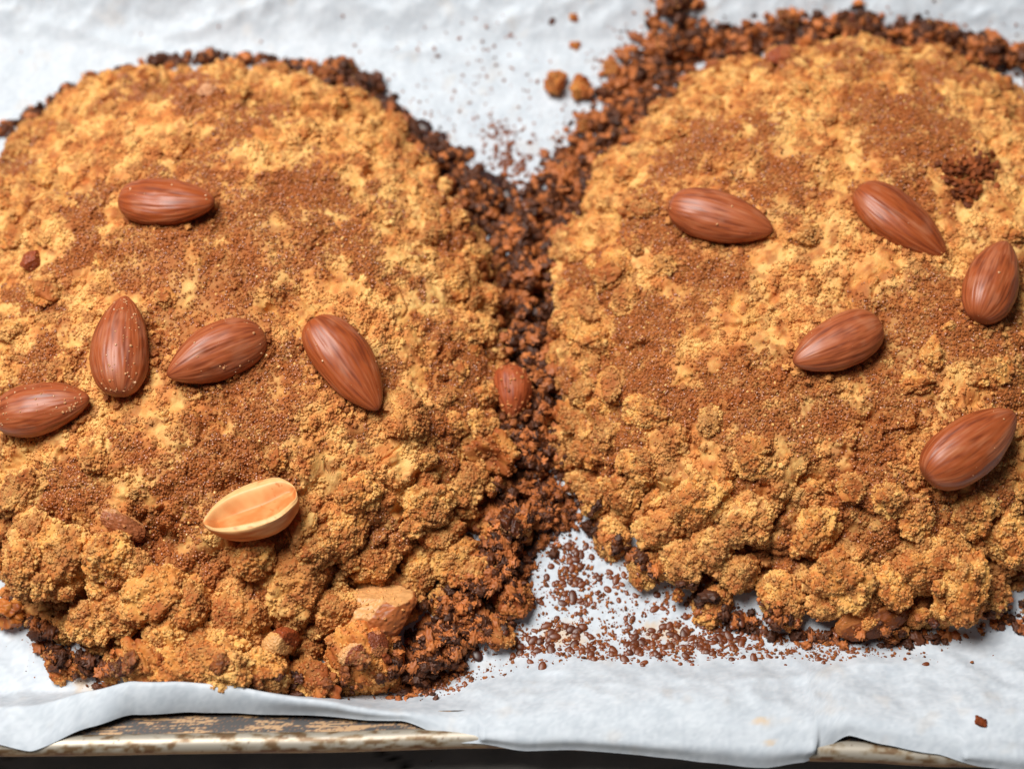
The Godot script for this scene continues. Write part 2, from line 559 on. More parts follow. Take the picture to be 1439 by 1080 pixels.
func make_paper() -> ArrayMesh:
	var NX := 420
	var NS := 360
	var wave := simplex(1.0 / 46.0, 501, 2)
	var crease := simplex(1.0 / 22.0, 502, 2)
	var fibre := simplex(1.0 / 1.7, 503, 3)
	var cloud := simplex(1.0 / 8.0, 504, 3)
	var grease := simplex(1.0 / 12.0, 505, 3)
	var v := PackedVector3Array()
	var col := PackedColorArray()
	v.resize(NX * NS)
	col.resize(NX * NS)
	var uv := PackedVector2Array()
	uv.resize(NX * NS)
	var white := lin(211, 219, 228)
	var dim := lin(191, 200, 210)
	var tan := lin(222, 184, 128)
	for i in NX:
		var x := lerpf(-165.0, 165.0, i / (NX - 1.0))
		var st := station(x)
		var soft := smoothstep(-30.0, 20.0, x)
		var foot := lerpf(75.5, 67.0, soft)
		# profile: back edge, back wall, floor, foot of the front rise, crest, edge
		var c := Curve2D.new()
		c.add_point(Vector2(-132, 25), Vector2.ZERO, Vector2(2, -3))
		c.add_point(Vector2(-124, 14.0), Vector2(-2.5, 4), Vector2(3, -5))
		c.add_point(Vector2(-108, 2.6), Vector2(-7, 3.0), Vector2(6, -1.8))
		c.add_point(Vector2(-88, 0.3), Vector2(-7, 0.4), Vector2(7, 0))
		c.add_point(Vector2(-40, 0.2), Vector2(-20, 0), Vector2(20, 0))
		c.add_point(Vector2(foot - lerpf(2.0, 8.0, soft), 0.3), Vector2(-10, 0), Vector2(lerpf(2.6, 6.5, soft), 0.1))
		var rise: float = lerpf(1.3, 7.0, soft)
		c.add_point(Vector2(st[0], st[1]), Vector2(-rise, -0.5), Vector2(1.6, 0.2))
		if st[2] > 91.5 + rim_bend(x):
			c.add_point(Vector2(90.0 + rim_bend(x), 16.9), Vector2(-2.0, 0.1), Vector2(2.4, -0.1))
		c.add_point(Vector2(st[2], st[3]), Vector2(-1.4, minf(4.0, maxf(0.5, (st[1] - st[3]) * 0.45))), Vector2.ZERO)
		c.bake_interval = 0.6
		var long := c.get_baked_length()
		for j in NS:
			var s := j / (NS - 1.0)
			var p := c.sample_baked(s * long)
			var q := Vector2(x, p.x)
			var flat_ := smoothstep(2.0, 6.0, p.y)
			var k := lerpf(0.22, 1.0, flat_)
			var edge_in := 1.0 - 0.8 * smoothstep(st[0] - 8.0, st[0] - 1.0, p.x)
			var y := p.y + k * (1.5 * wave.get_noise_2dv(q) + 1.7 * (0.35 - absf(crease.get_noise_2dv(q))) + 0.7 * (0.3 - absf(crease.get_noise_2dv(q * 2.1 + Vector2(50, 9))))) * edge_in
			y += 0.5 * smoothstep(0.5, 0.9, wave.get_noise_2dv(q * 0.7 + Vector2(70, 0)) + 0.4) * (1.0 - flat_)
			if p.x > foot and p.x < st[0]:
				y += 1.4 * soft * sin(x * 0.085 + p.x * 0.05) * smoothstep(foot, foot + 8.0, p.x) * smoothstep(st[0], st[0] - 6.0, p.x)
			for cl in ([] if p.x > -82.0 and p.x < 52.0 else CREASES):
				var along_: float = (x - cl[0]) * cl[2] + (p.x - cl[1]) * cl[3]
				var off_: float = absf((x - cl[0]) * cl[3] - (p.x - cl[1]) * cl[2] + 1.5 * wave.get_noise_2d(x * 2.0, p.x * 2.0))
				if off_ < 3.2 and absf(along_) < 34.0:
					y += cl[4] * 0.75 * pow(1.0 - off_ / 3.2, 1.4) * smoothstep(34.0, 12.0, absf(along_)) * edge_in
			var z := p.x + flat_ * 0.7 * crease.get_noise_2d(x * 0.8 + 300.0, s * 20.0)
			v[i * NS + j] = Vector3(x, y, z) * MM
			var f := fibre.get_noise_2dv(q) * 0.7 + cloud.get_noise_2dv(q) * 0.55
			var kc := white.lerp(dim, clampf(0.5 + f * 1.15, 0.0, 1.0))
			var g := smoothstep(0.30, 0.62, grease.get_noise_2dv(q)) * 0.10
			kc = kc.lerp(tan, g)
			for stn in [[55.6, 85.5, 2.6, 1.2], [57.0, 90.5, 2.2, 0.9], [-14.0, 70.0, 3.0, 2.0], [12.0, 60.0, 9.0, 4.0], [36.0, 60.0, 8.0, 4.0], [-100.0, 72.0, 3.0, 4.0]]:
				var e := Vector2((x - stn[0]) / stn[2], (p.x - stn[1]) / stn[3]).length() + 0.6 * cloud.get_noise_2dv(q * 2.0)
				if e < 1.0:
					kc = kc.lerp(tan, 0.55 * smoothstep(1.0, 0.2, e))
			col[i * NS + j] = kc
			uv[i * NS + j] = Vector2(x, s * long) * 0.01
			if p.x > -128.0 and p.x < 95.0:
				var hc := hcell(x, z)
				hmap[hc] = maxf(hmap[hc], y)
				hmap[mini(hc + 1, HW * HH - 1)] = maxf(hmap[mini(hc + 1, HW * HH - 1)], y)
	var idx := grid_index(NX, NS)
	return mesh_from(v, idx, col, normals_of(v, idx), uv)

# ---------------------------------------------------------------- the pan
const RIM := [[-250, 1.5], [-114, 0.8], [-50, 0.0], [-3, -1.1], [35, 0.0], [73, 2.0], [98, 3.2], [250, 4.0]]
func rim_bend(x: float) -> float:
	for k in RIM.size() - 1:
		if x <= RIM[k + 1][0]:
			var t := clampf((x - RIM[k][0]) / float(RIM[k + 1][0] - RIM[k][0]), 0.0, 1.0)
			return lerpf(RIM[k][1], RIM[k + 1][1], smoothstep(0.0, 1.0, t))
	return 4.0

func sweep(profile: PackedVector2Array, nx: int, paint: Callable, x0 := -205.0, x1 := 205.0, bend := true) -> ArrayMesh:
	var v := PackedVector3Array()
	var col := PackedColorArray()
	for i in nx:
		var x := lerpf(x0, x1, i / (nx - 1.0))
		var b := rim_bend(x) if bend else 0.0
		for p in profile:
			v.append(Vector3(x, p.y, p.x + b) * MM)
			col.append(paint.call(x, p))
	var idx := grid_index(nx, profile.size())
	return mesh_from(v, idx, col, normals_of(v, idx))

func make_pan() -> void:
	var root := Node3D.new()
	root.name = "baking_tray"
	add_child(root)
	tag(root, "old metal baking tray with stained rolled rim under the white paper", "baking tray")
	var metal := mat("stained_pan_metal", 0.48, 0.6)
	metal.metallic = 0.4
	var baked := mat("baked_on_pan", 0.5, 0.5)
	baked.metallic = 0.15
	var scratch := simplex(0.22, 601, 4)
	var blot := simplex(0.06, 602, 3)
	var spot := cells(0.35, 603, FastNoiseLite.RETURN_DISTANCE)
	var black := lin(30, 27, 26)
	var rust := lin(160, 124, 84)
	var brown := lin(98, 58, 26)
	var silver := lin(182, 174, 160)
	var amber := lin(138, 100, 54)
	var paint_flange := func(x: float, p: Vector2) -> Color:
		var s := 0.8 * scratch.get_noise_2d(x * 0.5, p.x * 9.0) + 0.35 * scratch.get_noise_2d(x * 3.0 + 500.0, p.x * 8.0) + 0.9 * blot.get_noise_2d(x * 0.8 + 40.0, p.x * 3.0) + 0.10 * sin(x * 0.03 + 1.2) - 0.15
		var c := black.lerp(rust, smoothstep(-0.04, 0.16, s))
		if spot.get_noise_2d(x * 2.4, p.x * 4.0) < -0.80:
			c = c.lerp(brown, 0.8)
		return c
	var paint_bead := func(x: float, p: Vector2) -> Color:
		var low := smoothstep(15.0, 13.6, p.y) * smoothstep(88.6, 90.4, p.x)
		var s := scratch.get_noise_3d(x * 0.9 + 90.0, p.x * 2.6, p.y * 2.6) + 0.7 * blot.get_noise_3d(x * 1.6, p.y * 4.0, p.x * 4.0)
		var c := silver.lerp(lin(140, 120, 92), clampf(0.3 + s * 2.2, 0.0, 1.0))
		c = c.lerp(amber.lerp(brown, clampf(0.3 + s * 1.5, 0.0, 1.0)), clampf(low + 0.5 * smoothstep(0.22, 0.4, s), 0.0, 1.0))
		c = c.lerp(brown, 0.75 * smoothstep(-0.80, -0.92, spot.get_noise_3d(x * 1.5, p.y * 2.0, p.x * 2.0)))
		return c
	var plain_metal := func(_x: float, _p: Vector2) -> Color:
		return lin(92, 84, 76)
	var wall := PackedVector2Array([Vector2(-118, -1.2), Vector2(-30, -1.2), Vector2(70, -1.2), Vector2(78.0, -1.2), Vector2(79.6, -0.6), Vector2(80.6, 0.8), Vector2(83.0, 12.6), Vector2(83.4, 13.5)])
	put("base", sweep(wall, 120, plain_metal), metal, root)
	var flange := PackedVector2Array()
	for k in 15:
		flange.append(Vector2(lerpf(83.4, 87.5, k / 14.0), 13.5 + 0.35 * sin(k / 14.0 * PI * 0.5)))
	put("flange", sweep(flange, 1100, paint_flange), baked, root)
	var bead := PackedVector2Array()
	for k in 26:
		var a := deg_to_rad(lerpf(172.0, -130.0, k / 25.0))
		bead.append(Vector2(89.75 + 2.35 * cos(a), 13.2 + 2.25 * sin(a)))
	put("rolled_rim", sweep(bead, 1500, paint_bead), metal, root)
	var back := PackedVector2Array([Vector2(-136, 11.0), Vector2(-135, 13.0), Vector2(-132, 14.0), Vector2(-128.5, 13.6), Vector2(-127, 12.0), Vector2(-119.5, -0.6), Vector2(-118, -1.2)])
	put("back_wall", sweep(back, 60, plain_metal, -205.0, 205.0, false), metal, root)

# ---------------------------------------------------------------- scattered crumbs
func along(line: Array, t: float) -> Vector2:
	var total := 0.0
	for k in line.size() - 1:
		total += (line[k] as Vector2).distance_to(line[k + 1])
	var want := t * total
	for k in line.size() - 1:
		var d := (line[k] as Vector2).distance_to(line[k + 1])
		if want <= d or k == line.size() - 2:
			return (line[k] as Vector2).lerp(line[k + 1], clampf(want / maxf(d, 0.001), 0.0, 1.0))
		want -= d
	return line[0]

const ORDINALS := ["first", "second", "third", "fourth", "fifth", "sixth", "seventh", "eighth", "ninth", "tenth", "eleventh", "twelfth", "thirteenth", "fourteenth", "fifteenth", "sixteenth", "seventeenth", "eighteenth"]

func loose_crumb(mesh: Mesh, m: StandardMaterial3D, x: float, z: float, r: float, label: String, group := "", squash := 1.0, called := "crumb") -> MeshInstance3D:
	var o := put(numbered(called), mesh, m)
	var y := height_near(x, z, r * 0.5)
	o.transform = Transform3D(Basis(Vector3.UP, rng.randf() * TAU).rotated(Vector3(1, 0, 0), rng.randf_range(-0.35, 0.35)) * Basis.from_scale(Vector3(1, squash, 1) * r * MM), Vector3(x, y + r * 0.45 * squash, z) * MM)
	raise(x, y + r * 0.3 * squash, z, r)
	if r > 1.7:
		cling(o, o.position * 1000.0, r, heap, m.albedo_color, 12.0)
	tag(o, label, "crumb", group)
	return o

# ================================================================ the scene
func _ready() -> void:
	rng.seed = 20240611
	# ---- camera
	var cam := Camera3D.new()
	cam.name = "camera"
	add_child(cam)
	cam.look_at_from_position(EYE, AIM)
	cam.near = 0.02
	cam.far = 12.0
	var lens := CameraAttributesPhysical.new()
	lens.frustum_focal_length = 64.12
	lens.frustum_focus_distance = 0.474
	lens.exposure_aperture = 7.0
	cam.attributes = lens
	cam.fov = 21.2
	cam.current = true
	# ---- room light and window
	var env := Environment.new()
	env.background_mode = Environment.BG_COLOR
	env.background_color = Color(0.22, 0.23, 0.25)
	env.tonemap_mode = Environment.TONE_MAPPER_LINEAR
	env.tonemap_exposure = 0.94
	env.sdfgi_enabled = true
	env.ssao_enabled = true
	env.ssil_enabled = true
	var we := WorldEnvironment.new()
	we.name = "world_environment"
	we.environment = env
	add_child(we)
	var window := AreaLight3D.new()
	window.name = "window_light"
	window.area_size = Vector2(0.66, 0.52)
	window.light_energy = 2.05
	window.light_color = Color(1.0, 0.985, 0.96)
	window.shadow_enabled = true
	add_child(window)
	window.look_at_from_position(Vector3(-0.36, 1.02, -0.22), Vector3(0, 0, 0))

	# ---- setting
	hmap.resize(HW * HH)
	hmap.fill(0.0)
	var counter_m := mat("dark_counter", 0.55, 0.4)
	put("countertop", make_counter(), counter_m).set_meta("kind", "structure")
	make_pan()
	var paper_m := mat("baking_paper", 0.55, 0.35)
	paper_m.backlight_enabled = true
	paper_m.backlight = Color(0.25, 0.25, 0.25)
	tag(put("baking_paper", make_paper(), paper_m), "white baking paper lining the tray, its torn front edge curling over the rim", "baking paper")

	# ---- cakes
	var pores := NoiseTexture2D.new()
	pores.width = 512
	pores.height = 512
	pores.seamless = true
	pores.noise = cells(0.085, 41, FastNoiseLite.RETURN_DISTANCE, 6.0, 0.05)
	var dough := mat("crumble_dough", 0.72, 0.4)
	grainy(dough, pores)
	dough.subsurf_scatter_enabled = true
	dough.subsurf_scatter_strength = 0.08
	var left := Node3D.new()
	left.name = "crumble_cake"
	add_child(left)
	tag(left, "oval crumble cake whose top carries five whole almonds and the hollow almond half", "cake", "crumble cakes on the baking paper")
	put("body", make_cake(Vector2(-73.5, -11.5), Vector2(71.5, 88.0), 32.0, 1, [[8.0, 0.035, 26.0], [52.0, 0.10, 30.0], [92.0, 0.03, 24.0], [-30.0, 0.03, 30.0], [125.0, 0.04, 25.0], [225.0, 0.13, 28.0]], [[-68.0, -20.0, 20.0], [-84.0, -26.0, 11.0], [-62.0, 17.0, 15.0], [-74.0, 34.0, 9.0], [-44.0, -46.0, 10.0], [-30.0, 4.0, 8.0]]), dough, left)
	var right := Node3D.new()
	right.name = "crumble_cake_001"
	add_child(right)
	tag(right, "round crumble cake with five whole almonds, without any hollow almond half", "cake", "crumble cakes on the baking paper")
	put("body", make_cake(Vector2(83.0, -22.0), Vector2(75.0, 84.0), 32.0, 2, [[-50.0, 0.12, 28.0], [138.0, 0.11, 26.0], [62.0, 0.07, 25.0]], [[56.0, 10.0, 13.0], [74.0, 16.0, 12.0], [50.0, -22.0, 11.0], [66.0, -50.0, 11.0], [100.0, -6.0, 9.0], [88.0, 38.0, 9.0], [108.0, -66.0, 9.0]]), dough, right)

	# ---- lumps on the cakes
	var big_lumps := []
	var mid_lumps := []
	for k in 6:
		big_lumps.append(lump_mesh(30 + k, 6, 7.0, "dough"))
	for k in 10:
		mid_lumps.append(lump_mesh(60 + k, 5, 3.6, "dough"))
	var dark_lumps := []
	for k in 10:
		dark_lumps.append(lump_mesh(90 + k, 4, 2.8, "dark"))
	var tints: Array[StandardMaterial3D] = [dough, grainy(mat("crumble_dough_pale", 0.72, 0.4, Color(1.0, 0.98, 0.92)), pores), grainy(mat("crumble_dough_toasted", 0.72, 0.4, Color(0.94, 0.89, 0.82)), pores)]
	var lump_spots := [[], []]
	lump_spots[0] = [[-104.7,46.6,10.3], [-111.6,50.0,6.7], [-92.7,47.7,6.3], [-80.1,56.4,8.7], [-90.1,58.9,6.7], [-63.2,60.9,10.0], [-74.1,59.4,5.7], [-50.4,51.1,8.7], [-41.0,56.6,6.7], [-68.1,67.0,7.0], [-26.7,51.2,6.7], [-21.8,44.3,6.0], [-16.6,37.9,6.0], [-5.1,31.5,5.0], [-57.2,69.6,7.3], [-66.8,71.5,6.7], [-78.7,67.0,6.7], [-97.9,60.0,6.0], [-13.5,43.4,6.3], [-32.9,45.2,5.7], [-39.4,40.1,6.7], [-20.1,33.1,7.5], [-114.1,32.1,6.7], [-119.1,-6.9,4.3], [-112.9,-17.4,4.0], [-111.1,41.2,5.3], [-25.1,14.1,8.0], [-86.8,50.3,5.0], [-60.0,48.8,5.0], [-45.7,46.2,5.7], [-10.2,24.6,5.7], [-11.2,-12.1,5.0], [-14.0,-25.2,4.3], [-19.4,-38.3,4.0], [-5.3,-25.4,4.7], [-97.0,25.9,4.7], [-106.3,4.2,5.0], [-52.0,-66.3,3.7], [-55.2,-61.9,3.0], [-118.1,-54.0,4.3], [-123.1,-36.6,4.0], [-36.2,32.6,5.7], [-48.9,41.9,4.3], [-2.6,-3.0,5.2], [-0.6,9.0,4.6], [-3.4,38.0,5.2], [-6.5,3.0,5.0], [-8.5,12.0,4.8], [-7.0,-16.0,4.6], [-9.5,46.0,5.0], [-1.5,22.0,4.4], [-15.0,52.0,5.0], [-57.0,73.0,6.6], [-66.5,73.5,6.2], [-48.0,73.0,6.2], [-76.0,72.0,6.4], [-86.0,69.0,6.2], [-39.0,71.5,6.4]]
	lump_spots[1] = [[63.9,51.6,7.3], [77.5,48.7,8.3], [97.3,45.6,9.7], [54.7,36.6,7.5], [46.8,41.9,6.0], [31.4,11.9,5.7], [24.1,3.4,4.3], [43.5,32.1,7.5], [56.4,24.4,6.0], [83.5,54.0,4.3], [112.2,51.1,6.0], [116.5,41.0,6.7], [103.9,52.3,7.5], [40.7,44.0,6.7], [70.8,39.2,6.0], [30.5,23.5,5.3], [25.8,27.9,5.3], [22.4,14.9,4.7], [35.5,36.7,6.0], [53.3,46.9,5.0], [27.8,-18.3,4.7], [20.5,-9.3,4.7], [107.5,36.2,6.0], [93.8,38.5,5.3], [72.2,55.6,4.0], [89.2,52.0,5.0], [17.4,3.3,4.0], [19.3,-19.1,4.3], [26.3,-28.6,4.3], [38.7,19.0,5.0], [46.9,15.4,4.0], [87.2,34.9,4.7], [79.0,31.8,3.7], [98.8,1.5,4.0], [95.0,8.6,3.7], [114.2,4.0,4.0], [31.8,-42.0,4.3], [41.6,-65.9,4.7], [51.0,-74.4,4.3], [72.5,-76.6,3.7], [72.2,-30.5,3.3], [24.5,-25.2,4.0], [20.0,27.0,5.0], [24.0,36.0,5.4], [32.0,44.5,5.4], [17.5,18.0,4.6], [48.0,53.0,5.0], [15.0,8.0,4.4]]
	var crumbs := [Copies.new(), Copies.new()]
	var sugar := [Copies.new(), Copies.new()]
	for w in 2:
		var cake: Node3D = [left, right][w]
		var pts: Array = cake_pts[w]
		var pos: PackedVector3Array = pts[0]
		var nor: PackedVector3Array = pts[1]
		var col: PackedColorArray = pts[2]
		var sug: PackedFloat32Array = pts[3]
		var rho: PackedFloat32Array = pts[4]
		var spots: Array = lump_spots[w].duplicate()
		# smaller ones picked on the rough flanks
		var tries := 0
		while spots.size() < 230 and tries < 20000:
			tries += 1
			var k := rng.randi() % pos.size()
			var p := pos[k]
			if rho[k] > 0.97 or p.y < 1.0:
				continue
			var want := smoothstep(0.45, 0.95, rho[k]) * (0.35 + 0.65 * smoothstep(-30.0, 40.0, p.z)) + 0.03
			if rng.randf() > want:
				continue
			var r := rng.randf_range(1.5, 3.4) * (0.8 + 0.4 * rho[k])
			var free := true
			for s in spots:
				if Vector2(s[0] - p.x, s[1] - p.z).length() < (s[2] + r) * 0.62:
					free = false
					break
			if free:
				spots.append([p.x, p.z, r])
		for s in spots:
			var r: float = s[2]
			var big := r > 4.6
			var set_: Array = big_lumps if big else mid_lumps
			var me: ArrayMesh = set_[rng.randi() % set_.size()]
			var y := height_near(s[0], s[1], r * 0.5)
			var up := (slope_at(s[0], s[1], maxf(r * 0.7, 2.0)) + Vector3(0, 0.35, 0)).normalized()
			var at := Vector3(s[0], y, s[1]) - up * r * (0.16 - 0.30 * smoothstep(15.0, 45.0, s[1]) if big else 0.05)
			var o := put(part_name(cake, "crumb_lump"), me, tints[rng.randi() % 3], cake)
			var side := up.cross(Vector3(cos(rng.randf() * TAU), 0.0, sin(rng.randf() * TAU))).normalized()
			var b := Basis(side, up, side.cross(up)) * Basis(Vector3.UP, rng.randf() * TAU)
			var sc := Vector3(rng.randf_range(0.9, 1.15), rng.randf_range(0.8, 1.0), rng.randf_range(0.9, 1.1)) * r
			o.transform = Transform3D(b * Basis.from_scale(sc * MM), at * MM)
			raise(at.x, at.y - 0.2 * r, at.z, r)
			cling(o, at, r, crumbs[w], Color.WHITE)
		# crumbs and sugar all over the cake
		for q in 260000:
			var k := rng.randi() % pos.size()
			if rho[k] > 0.985 or (pos[k].y < 6.0 and pos[k].z < -60.0):
				continue
			var s := sug[k]
			var r := rng.randf()
			var base := pos[k] * MM
			if r < 0.95 * smoothstep(0.25, 0.8, s):
				var cr := rng.randf_range(0.20, 0.42) * MM
				var c := col[k].lerp(SUGAR.lerp(TOAST, rng.randf() * 0.6), 0.7) * rng.randf_range(0.70, 1.15)
				if rng.randf() < 0.015:
					c = PALE
				sugar[w].add(any_turn() * Basis.from_scale(Vector3(cr, cr, cr * rng.randf_range(0.7, 1.2))), base + nor[k] * cr * rng.randf_range(0.0, 0.6), c)
			elif rng.randf() < 0.03 + 0.80 * smoothstep(-0.25, 0.25, n_patch.get_noise_3dv(pos[k] * 1.7)):
				var cr := rng.randf_range(0.17, 0.38) * MM
				if rng.randf() < 0.06:
					cr *= rng.randf_range(1.4, 2.4)
				var c := col[k].lerp(PALE, rng.randf() * 0.16) * rng.randf_range(0.86, 1.08)
				crumbs[w].add(any_turn() * Basis.from_scale(Vector3(cr, cr * rng.randf_range(0.7, 1.0), cr * rng.randf_range(0.8, 1.3))), base + nor[k] * cr * 0.15, c)
	for spot in [[115.5, -52.5, 3.4, 130], [111.5, -45.0, 2.6, 90], [108.0, -50.0, 2.2, 40]]:
		for q in spot[3]:
			var x: float = spot[0] + rng.randfn() * spot[2] * 0.6
			var z: float = spot[1] + rng.randfn() * spot[2] * 0.6
			var cr := rng.randf_range(0.35, 1.0) * MM
			crumbs[1].add(any_turn() * Basis.from_scale(Vector3(cr, cr * 0.45, cr * 1.2)), Vector3(x, height_at(x, z) + rng.randf() * 1.4, z) * MM, lin(160, 82, 34).lerp(lin(98, 48, 22), rng.randf()))
	var small := small_crumb_mesh()
	var crystal := crystal_mesh()
	var crumb_m := mat("small_crumbs", 0.7, 0.4)
	var sugar_m := mat("sugar_grains", 0.32, 0.5)
	# ---- almonds
	var skin := mat("almond_skin", 0.40, 0.5)
	var almonds := [
		[-84.1, -39.5, 8.7, 23.8, 13.4, "almond alone near the back of the oval cake, its tip to the window side"],
		[-90.9, 0.5, -91.4, 25.4, 14.0, "almond with its tip to the back and sugar dust along its middle, between two others"],
		[-69.5, 1.8, 152.9, 24.5, 13.6, "almond lying slantwise at the middle of the oval cake, blunt end up"],
		[-40.0, 3.7, 51.6, 26.6, 14.2, "long almond on the oval cake pointing down towards the gap between the cakes"],
		[-109.4, 14.2, -9.0, 22.6, 13.0, "almond with sugar specks at the outer edge of the oval cake, leftmost of all"],
		[50.9, -35.9, 17.4, 25.6, 13.2, "almond on the round cake nearest to the gap and to the back"],
		[93.2, -34.6, 39.4, 26.6, 15.2, "almond of the round cake pointing down beside the dark burnt sugar flakes"],
		[114.1, -17.1, -67.3, 23.0, 13.4, "reddish almond of the round cake standing with its tip to the back"],
		[76.2, -0.3, 152.0, 23.6, 13.2, "smooth almond in the very middle of the round cake"],
		[105.0, 23.6, -36.3, 26.6, 15.0, "plump almond at the front of the round cake above the large lumps"]]
	var low_dust := simplex(0.35, 66, 2)
	for k in almonds.size():
		var a: Array = almonds[k]
		var o := place_nut("almond", a[5], "almond", "whole almonds pressed into the cakes", almond_mesh(a[3], a[4] * 0.96, [9.0, 9.8, 9.6, 8.8, 9.8, 9.2, 9.4, 10.2, 9.4, 10.6][k], 700 + k * 13, fmod(k * 0.37, 1.0)), skin, a[0], a[1], a[2], [3.6, 3.2, 3.4, 3.2, 3.2, 3.4, 4.2, 3.6, 3.2, 3.4][k], deg_to_rad([3, -4, 4, -3, 2, -4, 3, 5, 3, 4][k]), deg_to_rad([0, 8, -6, 5, -5, 4, -6, 8, -4, 5][k]))
		var dust: Copies = Copies.new()
		var lv: PackedVector3Array = (o.mesh as ArrayMesh).surface_get_arrays(0)[Mesh.ARRAY_VERTEX]
		var many: int = [24, 150, 40, 9, 110, 9, 9, 9, 9, 9][k]
		while dust.count < many:
			var p := lv[rng.randi() % lv.size()]
			if p.y < 0.0015 or (many > 50 and absf(p.z) > 0.004):
				continue
			if low_dust.get_noise_3dv(p * 1000.0) < 0.0 and rng.randf() < 0.8:
				continue
			var cr := lerpf(0.05, 0.36, pow(rng.randf(), 2.5)) * MM
			dust.add(any_turn() * Basis.from_scale(Vector3(cr, cr, cr * 1.2)), p, lin(208, 154, 108))
		put_copies("sugar", dust, crystal, sugar_m, o)
		var yaw := deg_to_rad(a[2])
		for q in 150:                                    # crumbs pushed up round its foot
			var t := rng.randf() * TAU
			var e := rng.randf_range(0.80, 1.12)
			var lx: float = cos(t) * a[3] * 0.5 * e
			var lz: float = sin(t) * a[4] * 0.5 * e
			var x: float = a[0] + lx * cos(yaw) - lz * sin(yaw)
			var z: float = a[1] + lx * sin(yaw) + lz * cos(yaw)
			var cr := lerpf(0.2, 0.95, pow(rng.randf(), 2.5))
			crumbs[0 if k < 5 else 1].add(any_turn() * Basis.from_scale(Vector3(cr, cr * 0.8, cr * 1.2) * MM), Vector3(x, height_at(x, z) + cr * 0.4, z) * MM, GOLD.lerp(SUGAR, rng.randf()))
	for w in 2:
		var cake: Node3D = [left, right][w]
		put_copies("fine_crumbs", crumbs[w], small, crumb_m, cake)
		put_copies("sugar", sugar[w], crystal, sugar_m, cake)
	var flesh := mat("nut_flesh", 0.45, 0.45)
	place_nut("almond_half", "split almond half lying hollow side up on the oval cake", "almond half", "", half_nut_mesh(22.0, 14.6, 7.4), flesh, -59.6, 39.0, 157.0, 7.4, 0.0, deg_to_rad(33))

	# ---- chopped nuts baked into the edges
	var cream := lin(228, 172, 112)
	var redskin := lin(164, 78, 40)
	var kernel := place_nut("peanut", "red-brown skinned peanut lying in the gap between the two cakes", "peanut", "", almond_mesh(13.0, 9.6, 8.6, 801, 0.9), mat("peanut_skin", 0.5, 0.45, Color(1.0, 0.92, 0.84)), -1.6, 0.8, 82.0, 2.2, 0.0, 0.3)
	cling(kernel, kernel.position * 1000.0, 5.0, heap, Color(1.25, 1.25, 1.1), 7.0)
	raise(-1.6, height_at(-1.6, 0.8) + 2.0, 0.8, 4.0)
	chopped("cream coloured nut chunk beside the red-brown peanut in the gap", nut_piece_mesh(802, 3.6, lin(226, 166, 104), redskin, 0.1, Vector3(1.0, 0.9, 1.0)), flesh, 6.6, 3.0, 4.4, 11.0, 1.0)
	chopped("large tan nut chunk with cut faces at the front foot of the oval cake", nut_piece_mesh(803, 7.0, lin(232, 170, 108), lin(186, 106, 58), 0.4, Vector3(1.25, 0.85, 0.9)), flesh, -31.5, 57.5, 8.6, 15.5, 0.5)
	chopped("cream nut chunk with a strip of red skin on the front of the oval cake", nut_piece_mesh(804, 4.0, lin(226, 168, 104), redskin, 0.4, Vector3(0.8, 0.9, 1.1)), flesh, -53.0, 66.5, 4.2, 14.5, 2.2)
	chopped("reddish almond fragment half sunk near the hollow almond half", nut_piece_mesh(805, 4.0, lin(210, 146, 92), lin(176, 104, 64), 0.5, Vector3(1.5, 0.6, 0.8), 0.10), flesh, -89.5, 41.0, 3.9, 24.0, -0.5)
	chopped("brown almond slice sticking out flat under the front lumps of the round cake", nut_piece_mesh(806, 7.0, lin(186, 112, 54), lin(140, 74, 32), 0.5, Vector3(1.35, 0.38, 0.75)), flesh, 84.5, 57.8, 6.8, 6.5, 0.2)
	chopped("reddish nut bit near the back edge of the round cake", nut_piece_mesh(807, 3.5, lin(190, 112, 70), redskin, 0.7, Vector3(1.3, 0.7, 0.9), 0.1), flesh, 70.8, -94.0, 3.4, -1.0, 0.4)
	chopped("small red-brown nut bit at the outer edge of the oval cake", nut_piece_mesh(808, 3.0, lin(190, 112, 70), redskin, 0.7, Vector3(1.1, 0.7, 0.9), 0.1), flesh, -117.0, -26.4, 3.0, -1.0, 0.9)
	chopped("pinkish nut bit on the back slope of the oval cake", nut_piece_mesh(809, 3.0, lin(226, 164, 118), lin(190, 120, 80), 0.3, Vector3(1.2, 0.7, 0.8)), flesh, -78.0, -79.0, 2.4, -1.0, 0.3)
	chopped("brown nut half with a hollow at the outer foot of the oval cake", lump_mesh(811, 4, 4.0, "ring"), mat("hollow_nut", 0.5, 0.45, Color(0.86, 0.72, 0.58)), -119.0, 55.5, 4.4, 6.0, 0.0)

	# ---- crumbs lying loose
	var brown := grainy(mat("brown_crumb", 0.6, 0.45), pores)
	var tan_m := grainy(mat("toasted_crumb", 0.68, 0.4, Color(0.84, 0.72, 0.62)), pores)
	var dark_m := grainy(mat("burnt_crumb", 0.5, 0.5, Color(0.62, 0.55, 0.52)), pores)
	loose_crumb(lump_mesh(821, 5, 4.5, "ring"), tan_m, -4.7, 17.6, 6.0, "round crumb with a hollow in its top, below the red-brown peanut")
	loose_crumb(lump_mesh(822, 5, 7.5, "dough"), grainy(mat("brown_cluster", 0.65, 0.42, Color(0.96, 0.86, 0.76)), pores), -34.4, 67.5, 8.4, "big brown crumb cluster with nut shards at the front foot of the oval cake")
	chopped("pale nut shard stuck in the big brown crumb cluster", nut_piece_mesh(831, 2.6, lin(228, 170, 112), lin(150, 76, 42), 0.3, Vector3(1.3, 0.7, 0.8)), flesh, -36.5, 68.5, 2.8, -1.0, 0.6)
